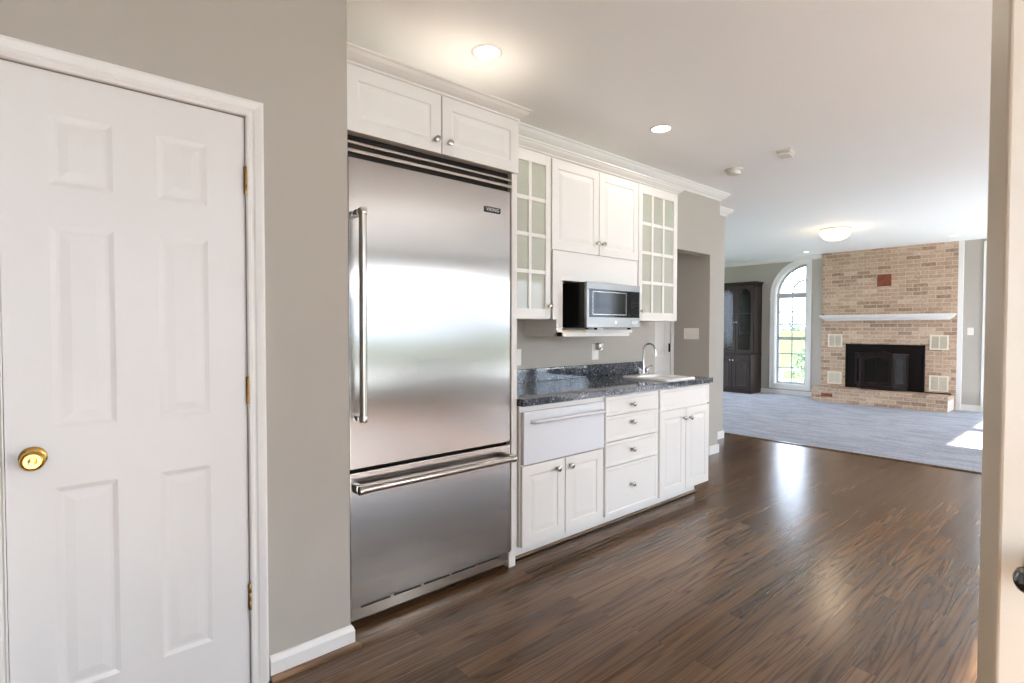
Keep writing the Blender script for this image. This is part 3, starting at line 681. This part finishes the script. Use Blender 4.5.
# ------------------------------------------------------------------ ceiling fittings
def can(x, y, r, label, lens, watts, group):
    t = thing('recessed_light', label, 'ceiling light', (x, y, CZ), group=group)
    MB().lathe([(r*1.28, 0), (r*1.28, -.003), (r*1.2, -.006), (r*1.02, -.006), (r, -.001)], (x, y, CZ), 'Z', 36, cap=False).build('trim_ring', M['trim'], t, smooth=40)
    MB().lathe([(r*1.0, -.0005), (r*.98, -.001), (r*.5, -.0015), (r*.05, -.002)], (x, y, CZ), 'Z', 32).build('lens', lens, t, smooth=60)
    if watts:
        l = bpy.data.lights.new('bulb', 'AREA'); l.shape = 'DISK'; l.size = r*1.8; l.energy = watts; l.color = (1, .88, .76); l.cycles.is_portal = False
        o = bpy.data.objects.new('bulb', l); C.objects.link(o); o.parent = t; o.location = (0, 0, -.012)
    return t
can(1.672, 2.119, .062, 'lit recessed ceiling light over the refrigerator cabinet', M['lens'], 1.2, 'recessed kitchen lights')
can(3.212, 2.126, .062, 'lit recessed ceiling light in front of the upper cabinets', M['lens'], 1.2, 'recessed kitchen lights')
can(10.27, 3.76, .05, 'small recessed ceiling light near the arched window', M['lenssmall'], 0, 'recessed family room lights')
can(10.15, 1.68, .05, 'small recessed ceiling light above the bright end of the hearth', M['lenssmall'], 0, 'recessed family room lights')
dm = thing('dome_light', 'lit warm glass dome light on the family room ceiling', 'ceiling light', (8.25, 2.65, CZ))
MB().lathe([(.19, 0), (.19, -.012), (.165, -.022)], (8.25, 2.65, CZ), 'Z', 36).build('rim', M['nickel'], dm, smooth=40)
MB().lathe([(.185, -.018), (.184, -.05), (.172, -.09), (.14, -.125), (.09, -.146), (.02, -.153)], (8.25, 2.65, CZ), 'Z', 36).build('glass_shade', M['dome'], dm, smooth=60)
l = bpy.data.lights.new('dome_bulb', 'POINT'); l.energy = 3; l.shadow_soft_size = .12; l.color = (1, .82, .6)
o = bpy.data.objects.new('dome_bulb', l); C.objects.link(o); o.parent = dm; o.location = (0, 0, -.26)
ch = thing('chandelier', 'brass chandelier over the breakfast area mirrored in the granite', 'chandelier', (3.2, -1.6, CZ))
MB().lathe([(.06, 0), (.06, -.02), (.02, -.03)], (3.2, -1.6, CZ), 'Z', 20).tube([(3.2, -1.6, CZ-.02), (3.2, -1.6, CZ-.97)], .008, 8).lathe([(.02, -.5), (.05, -.56), (.03, -.64), (.045, -.70), (.01, -.76)], (3.2, -1.6, CZ-.42), 'Z', 20).build('stem', M['oldbrass'], ch, smooth=50)
for i in range(6):
    a = i*PI/3; cx, sx = math.cos(a), math.sin(a)
    P = lambda r_, z: (3.2+r_*cx, -1.6+r_*sx, CZ-.42+z)
    ar = MB().tube([P(.03, -.64), P(.12, -.70), P(.22, -.70), P(.29, -.62), P(.30, -.56)], .007, 8).lathe([(.03, -.56), (.035, -.55), (.012, -.545), (.011, -.47)], (3.2+.30*cx, -1.6+.30*sx, CZ-.42), 'Z', 14).build('arm', M['oldbrass'], ch, smooth=50)
    MB().lathe([(.008, -.47), (.017, -.44), (.016, -.41), (.003, -.37)], (3.2+.30*cx, -1.6+.30*sx, CZ-.42), 'Z', 12).build('bulb', M['lens'], ar, smooth=60)
l = bpy.data.lights.new('chandelier_light', 'POINT'); l.energy = 30; l.shadow_soft_size = .09; l.color = (1, .97, .94)
o = bpy.data.objects.new('chandelier_light', l); C.objects.link(o); o.parent = ch; o.location = (0, 0, -.84)
sm = thing('smoke_detector', 'round white smoke detector on the ceiling near the crown moulding', 'smoke detector', (4.51, 2.25, CZ))
MB().lathe([(.075, 0), (.075, -.012), (.07, -.016)], (4.51, 2.25, CZ), 'Z', 30).build('mounting_plate', M['smoked'], sm, smooth=40)
MB().lathe([(.058, -.016), (.058, -.034), (.05, -.044), (.02, -.048)], (4.51, 2.25, CZ), 'Z', 30).build('housing', M['smoked'], sm, smooth=40)
sm2 = thing('alarm_sensor', 'boxy white alarm sensor on the open ceiling', 'alarm sensor', (4.36, 1.76, CZ), math.radians(10))
MB().box(-.07, .07, -.055, .055, -.014, 0, .004).build('mounting_plate', M['smoked'], sm2, world=False)
MB().box(-.058, .058, -.045, .045, -.040, -.014, .008, 2).build('housing', M['smoked'], sm2, world=False)

# ------------------------------------------------------------------ arched window (local: x = Yc - Y, y = X - FX, -y faces the room)
WY = 4.24
wn = thing('window_1', 'tall white window with a quarter arch top beside the fireplace', 'window', (FX, WY, 0), -PI/2, kind='structure')
xl, xr = WY-a1, WY-a0          # -.29 .. .29 ; arc centre at (xr, zs)
def qpath(o):
    """outline of the opening grown by o (o may be negative)"""
    r = ra + o
    p = [(xr+o, sill-o)] + [(xr + (o if i == 0 else 0) - r*math.sin(i*PI/48), zs + r*math.cos(i*PI/48)) for i in range(25)] + [(xl-o, sill-o)]
    return p
def qframe(o0, o1, y0, y1):
    A, B = qpath(o0), qpath(o1); n = len(A); b = MB()
    for i in range(n):
        j = (i+1) % n
        b.prism([A[i], B[i], B[j], A[j]], 'Y', y0, y1)
    bmesh.ops.remove_doubles(b.bm, verts=b.bm.verts[:], dist=1e-5); return b
f = qframe(.0, .085, -.022, 0); f2 = qframe(.06, .088, -.030, -.020); f.bm.from_mesh(f2.build('tmp', M['trim']).data)
bpy.data.objects.remove(bpy.data.objects['tmp'])
f.box(xl-.10, xl-.085, -.03, 0, zs-.10, zs-.06)
f.build('casing', M['trim'], wn, world=False)
qframe(-.012, .0, 0, .16).build('jamb', M['trim'], wn, world=False)
b = qframe(-.05, -.012, .075, .12)
b.box(xl+.012, xr-.012, .06, .125, zs-.065, zs+.03)            # transom bar
b.box(xl+.03, xr-.03, .075, .115, 1.075, 1.135)               # meeting rail
b.build('sash', M['sash'], wn, world=False)
mu = MB(); xm = (xl+xr)/2
mu.box(xm-.011, xm+.011, .09, .105, sill+.05, zs-.065)
for z in (sill+.05+.27, sill+.05+.55, 1.135+.245, 1.135+.49): mu.box(xl+.05, xr-.05, .09, .105, z-.011, z+.011)
cxq, czq, rq = xr-.05, zs+.03, ra-.05
hub = [(cxq - .24*math.sin(i*PI/24), .0975, czq + .24*math.cos(i*PI/24)) for i in range(13)]
mu.tube(hub, .017, 6)
for t in (30, 60):
    s_, c_ = math.sin(math.radians(t)), math.cos(math.radians(t))
    mu.tube([(cxq-.24*s_, .0975, czq+.24*c_), (cxq-.50*s_, .0975, czq+.50*c_)], .015, 6)
mu.build('muntin', M['sash'], wn, world=False)
MB().prism(qpath(-.04), 'Y', .095, .100).build('pane', M['glass'], wn, world=False)

# ------------------------------------------------------------------ fireplace
def lx(Y): return BYc - Y
hs = thing('hearth', 'raised brick hearth running along the foot of the chimney', 'hearth', (BX, BYc, 0), -PI/2)
HD = .465
MB().box(-.955, .965, -HD, -.001, .008, .185).build('brick_base', M['brick'], hs, world=False)
MB().box(-.965, .975, -HD-.012, -.001, .185, .248, .006).build('brick_cap', M['brick'], hs, world=False)
MB().box(-.80, -.62, -HD-.004, -HD+.02, .095, .155).build('terracotta_brick', M['tile'], hs, world=False)
mt = thing('mantel_shelf', 'long white mantel shelf with moulded underside on the brick', 'mantel', (BX, BYc, 1.44), -PI/2)
prof = [(.17, .10), (.17, .078), (.155, .070), (.14, .045), (.10, .022), (.085, .018), (.085, 0)]   # (projection, z)
R = []
for p, z in prof:
    e0, e1 = -(.885+(p-.085)*.82), .905+(p-.085)*.86
    R.append([(e0, 0, z), (e0, -p, z), (e1, -p, z), (e1, 0, z)])
MB().rings(R).build('shelf', M['trim'], mt, world=False)
MB().box(.9655, .9685, -HD+.01, -.004, .012, .184).build('end_plaster', mat('pale mortar plaster', '#d8cec4', .8), hs, world=False)
tl = MB().box(-.094, .106, -.012, -.0005, -.10, .10, .003).build('clay_tile', M['tile']); tl.location = (BX, 2.705, 2.125); tl.rotation_euler = (0, 0, -PI/2)
tag(tl, 'square red clay tile set high in the brick chimney', 'tile')
def vent(Y0, Y1, z0, z1, label):
    hw, hh = (Y1-Y0)/2, (z1-z0)/2
    t = thing('fireplace_vent', label, 'vent', (BX, (Y0+Y1)/2, (z0+z1)/2), -PI/2, group='cream vents around the fireplace')
    b = MB(); f = .022
    for e in ((-hw, hw, hh-f, hh), (-hw, hw, -hh, -hh+f), (-hw, -hw+f, -hh+f, hh-f), (hw-f, hw, -hh+f, hh-f), (-.006, .006, -hh+f, hh-f)): b.box(e[0], e[1], -.016, -.0005, e[2], e[3])
    b.build('frame', M['soap'], t, world=False)
    MB().box(-hw+f, hw-f, -.004, -.0005, -hh+f, hh-f).build('backing', M['shoe'], t, world=False)
    s = MB(); n = 13
    for i in range(n):
        z = -hh+f + (2*hh-2*f)*(i+.5)/n
        s.prism([(-.012, z-.004), (-.011, z-.002), (-.004, z+.006), (-.005, z+.004)], 'X', -hw+f, hw-f)
    s.build('slats', M['soap'], t, world=False)
vent(3.325, 3.557, .962, 1.200, 'upper cream fireplace vent nearest the arched window')
vent(3.325, 3.557, .290, .515, 'lower cream fireplace vent nearest the arched window')
vent(1.817, 2.060, .957, 1.195, 'upper cream fireplace vent nearest the light switch')
vent(1.810, 2.057, .285, .540, 'lower cream fireplace vent just above the bright hearth end')

ins = thing('fireplace_insert', 'black iron fireplace insert with bay glass doors', 'fireplace', (BX, 2.692, .249), -PI/2)
IW, IH = .575, .778
b = MB(); b.box(-IW, IW, -.012, -.0005, 0, IH); b.box(-IW, IW, -.022, -.012, IH-.035, IH, .004); b.box(-IW, -IW+.03, -.022, -.012, 0, IH, .004); b.box(IW-.03, IW, -.022, -.012, 0, IH, .004)
b.build('surround_panel', M['ironpanel'], ins, world=False)
# bay: plan view polygon, front width .56, side doors angled
PB = [(-.40, -.022), (-.29, -.17), (.17, -.17), (.34, -.022)]
MB().prism(PB, 'Z', 0, .07).build('base_plinth', M['iron'], ins, world=False)
PT = [(-.43, -.022), (-.31, -.195), (.185, -.195), (.37, -.022)]
b = MB().prism(PT, 'Z', .60, .625)
b.prism([(-.10, .625), (-.02, .655), (.03, .663), (.08, .655), (.16, .625)], 'Y', -.195, -.15)
b.prism(PB, 'Z', .575, .60); b.build('hood', M['iron'], ins, world=False)
def bay_posts(P):
    for (x, y) in P: MB().tube([(x, y, .07), (x, y, .14), (x, y, .32), (x, y, .5), (x, y, .575)], [.02, .013, .016, .013, .02], 10).build('column', M['iron'], ins, world=False)
bay_posts([(-.40, -.03), (-.29, -.168), (.17, -.168), (.34, -.03)])
def bay_door(p, q, name):
    (x0, y0), (x1, y1) = p, q; Lh = math.hypot(x1-x0, y1-y0); a = math.atan2(y1-y0, x1-x0)
    mtx = Matrix.Translation((x0, y0, 0)) @ Matrix.Rotation(a, 4, 'Z')
    f = MB(); m0, m1 = .022, Lh-.022; st = .035
    f.box(m0, m0+st, -.008, .008, .075, .572); f.box(m1-st, m1, -.008, .008, .075, .572); f.box(m0+st, m1-st, -.008, .008, .075, .125)
    n = 16; w = m1-m0-2*st; top = .572
    pts = [(m0+st+w*i/n, .50 + .05*math.sin(PI*i/n)**.8) for i in range(n+1)]
    for i in range(n): f.prism([pts[i], pts[i+1], (pts[i+1][0], top), (pts[i][0], top)], 'Y', -.008, .008)
    if Lh > .3:
        for i in range(1, 7): f.lathe([(.009, -.018), (.009, -.008)], (m0+st+w*i/7, 0, .552), 'Y', 8)
        f.box((m0+m1)/2-.004, (m0+m1)/2+.004, -.006, .006, .125, .54)
    f.bm.transform(mtx); o = f.build(name, M['iron'], ins, world=False)
    g = MB().box(m0+st-.004, m1-st+.004, -.002, .002, .12, .55); g.bm.transform(mtx); g.build('glass_pane', M['stoveglass'], o, world=False)
bay_door(PB[0], PB[1], 'side_door'); bay_door(PB[1], PB[2], 'front_door'); bay_door(PB[2], PB[3], 'side_door')
pk = MB().tube([(0, 0, 0), (0, .06, .001), (0, .30, .002)], [.012, .011, .007], 10)
pk.box(-.012, .012, .30, .33, -.006, .012, .003)
po = pk.build('fire_poker', M['iron'], smooth=40); po.location = (10.72, 1.76, .262); po.rotation_euler = (0, 0, math.radians(6))
tag(po, 'short black iron bar lying on the brick hearth', 'fireplace tool')

# ------------------------------------------------------------------ hutch (local frame looking along -X)
HY0, HY1 = 4.78, 5.52          # right and far edges in Y
hu = thing('hutch', 'dark wood hutch with arched glass doors in the family room', 'hutch', (FX-.02, 5.15, 0), -PI/2)
hx = lambda Y: 5.15 - Y
x0, x1 = hx(HY1), hx(HY0)      # -.37 .. .37
b = MB().box(x0, x1, -.47, 0, .07, .765); b.box(x0+.005, x1-.005, -.455, 0, .008, .07); b.build('base', M['espresso'], hu, world=False)
MB().box(x0-.012, x1+.012, -.485, 0, .765, .79, .004).build('base_top', M['espresso'], hu, world=False)
b = MB(); ud = -.33
b.box(x0, x0+.025, ud, 0, .79, 2.17); b.box(x1-.025, x1, ud, 0, .79, 2.17); b.box(x0, x1, -.015, 0, .79, 2.17); b.box(x0, x1, ud, 0, 2.14, 2.17); b.box(x0, x1, ud, 0, .79, .81)
b.build('upper_case', M['espresso'], hu, world=False)
for z in (1.2, 1.6): MB().box(x0+.025, x1-.025, ud+.03, -.015, z, z+.015).build('shelf', M['espresso'], hu, world=False)
R = []
for p, z in ((0, 2.17), (.012, 2.18), (.015, 2.195), (.03, 2.21), (.03, 2.228)): R.append([(x0-p, 0, z), (x0-p, ud-p, z), (x1+p, ud-p, z), (x1+p, 0, z)])
MB().rings(R).build('crown_moulding', M['espresso'], hu, world=False)
def arch_loop(a, b, z0, z1, rise, y, n=18):
    """rectangle whose top carries a cathedral arch"""
    pts = [(b, y, z0), (b, y, z1-rise)]
    w = b-a
    for i in range(n+1):
        t = i/n; u = b - w*t; s = max(0, 1-((t-.5)/.36)**2)
        pts.append((u, y, z1-rise + rise*s**.6))
    pts += [(a, y, z1-rise), (a, y, z0)]
    return pts
for sgn in (0, 1):
    a, c = (x0+.012, -.004) if sgn == 0 else (.004, x1-.012); kx = -.03 if sgn == 0 else .03
    f = MB(); st = .055; yf = ud-.02
    L = arch_loop(a+st, c-st, .87, 2.09, .075, yf)
    f.box(a, a+st, yf, ud, .80, 2.155); f.box(c-st, c, yf, ud, .80, 2.155); f.box(a+st, c-st, yf, ud, .80, .87)
    top = [(p[0], p[2]) for p in L[1:-1]]
    for i in range(len(top)-1):
        (u, v0), (u2, v2) = top[i], top[i+1]
        if abs(u-u2) > 1e-6: f.prism([(u, v0), (u2, v2), (u2, 2.155), (u, 2.155)], 'Y', yf, ud)
    dd = f.build('glass_door', M['espresso'], hu, world=False)
    MB().box(a+st-.005, c-st+.005, yf+.008, yf+.012, .865, 2.10).build('glass_pane', M['cabglass'], dd, world=False)
    kb = MB().lathe([(.006, 0), (.006, -.012), (.013, -.018), (.013, -.024), (.006, -.028)], (kx, yf, 1.42), 'Y', 14); kb.build('knob', M['chrome'], dd, world=False, smooth=40)
    yl = -.47-.02
    f = MB().box(a, c, yl, -.47, .085, .755, .003)
    Ls = [arch_loop(a+.055+i, c-.055-i, .145+i, .70-i, .05, yl+e) for i, e in ((0, -.0002), (.012, -.008), (.03, -.003))]
    f.rings(Ls)
    dd = f.build('door', M['espresso'], hu, world=False)
    kb = MB().lathe([(.006, 0), (.006, -.012), (.013, -.018), (.013, -.024), (.006, -.028)], (kx, yl, .66), 'Y', 14); kb.build('knob', M['chrome'], dd, world=False, smooth=40)

# ------------------------------------------------------------------ outdoors seen through the arched window
g = MB(); n = 24
for i in range(n):
    for j in range(n):
        xa, xb = -60+200*i/n, -60+200*(i+1)/n; ya, yb = -90+200*j/n, -90+200*(j+1)/n
        zz = lambda x, y: -.7 + max(0, x-22)*.020 + .25*math.sin(x*.07+y*.05)
        vs_ = [g.bm.verts.new((x, y, zz(x, y))) for x, y in ((xa, ya), (xb, ya), (xb, yb), (xa, yb))]; g.bm.faces.new(vs_)
bmesh.ops.remove_doubles(g.bm, verts=g.bm.verts[:], dist=1e-4)
struct(MB().box(-8, 16, -16, -4.82, -.4, -.3), 'ground_bounce_patio', mat('pale concrete', '#dde0e2', .9), 'pale concrete patio added unseen to bounce sunlight indoors', 'patio')  # unseen pale slab added to bounce sunlight up to the ceiling
struct(g, 'ground_lawn', M['lawn'], 'green lawn outside the arched window', 'lawn', smooth=60)
def leafy(name, c, rx, rz, count, size, material, label, cat, trunk, group=None):
    t = thing(name, label, cat, (c[0], c[1], c[2]-rz), group=group); b = MB()
    for _ in range(count):
        u = random.uniform(-1, 1); th = random.uniform(0, 2*PI); r = random.uniform(.35, 1)**.6
        q = math.sqrt(1-u*u); p = Vector((c[0]+rx*r*q*math.cos(th)*(1-.35*u), c[1]+rx*r*q*math.sin(th)*(1-.35*u), c[2]+rz*r*u))
        d = Vector((random.uniform(-1, 1), random.uniform(-1, 1), random.uniform(-1, 1))).normalized(); e = d.orthogonal().normalized(); s = size*random.uniform(.6, 1.3)
        V = [b.bm.verts.new(p+d*s), b.bm.verts.new(p+e*s*.5), b.bm.verts.new(p-d*s), b.bm.verts.new(p-e*s*.5)]; b.bm.faces.new(V)
    b.build('foliage', material, t)
    MB().tube([(c[0], c[1], c[2]-rz-trunk), (c[0]+.02, c[1], c[2]-rz*.3), (c[0], c[1], c[2]+rz*.4)], [rx*.12, rx*.08, rx*.03], 8).build('trunk', M['bark'], t)
    return t
leafy('shrub', (13.2, 4.72, .22), .50, .80, 900, .05, M['leaf'], 'leafy green shrub outside the lower window sash', 'shrub', .2)
leafy('distant_tree', (95, 37.2, 2.1), 2.6, 1.3, 240, .35, M['farleaf'], 'hazy distant tree seen beyond the lawn through the window', 'tree', 1.0)
rl = thing('deck_railing', 'white railing outside low behind the arched window', 'railing', (12.3, 5.25, -.75))
for y in (4.98, 5.24, 5.50): MB().box(12.27, 12.33, y-.03, y+.03, -.75, .38).build('post', M['whiterail'], rl)
MB().box(12.26, 12.34, 4.6, 5.9, .38, .42).box(12.28, 12.32, 4.6, 5.9, .14, .17).box(12.28, 12.32, 4.6, 5.9, -.2, -.16).build('rail', M['whiterail'], rl)
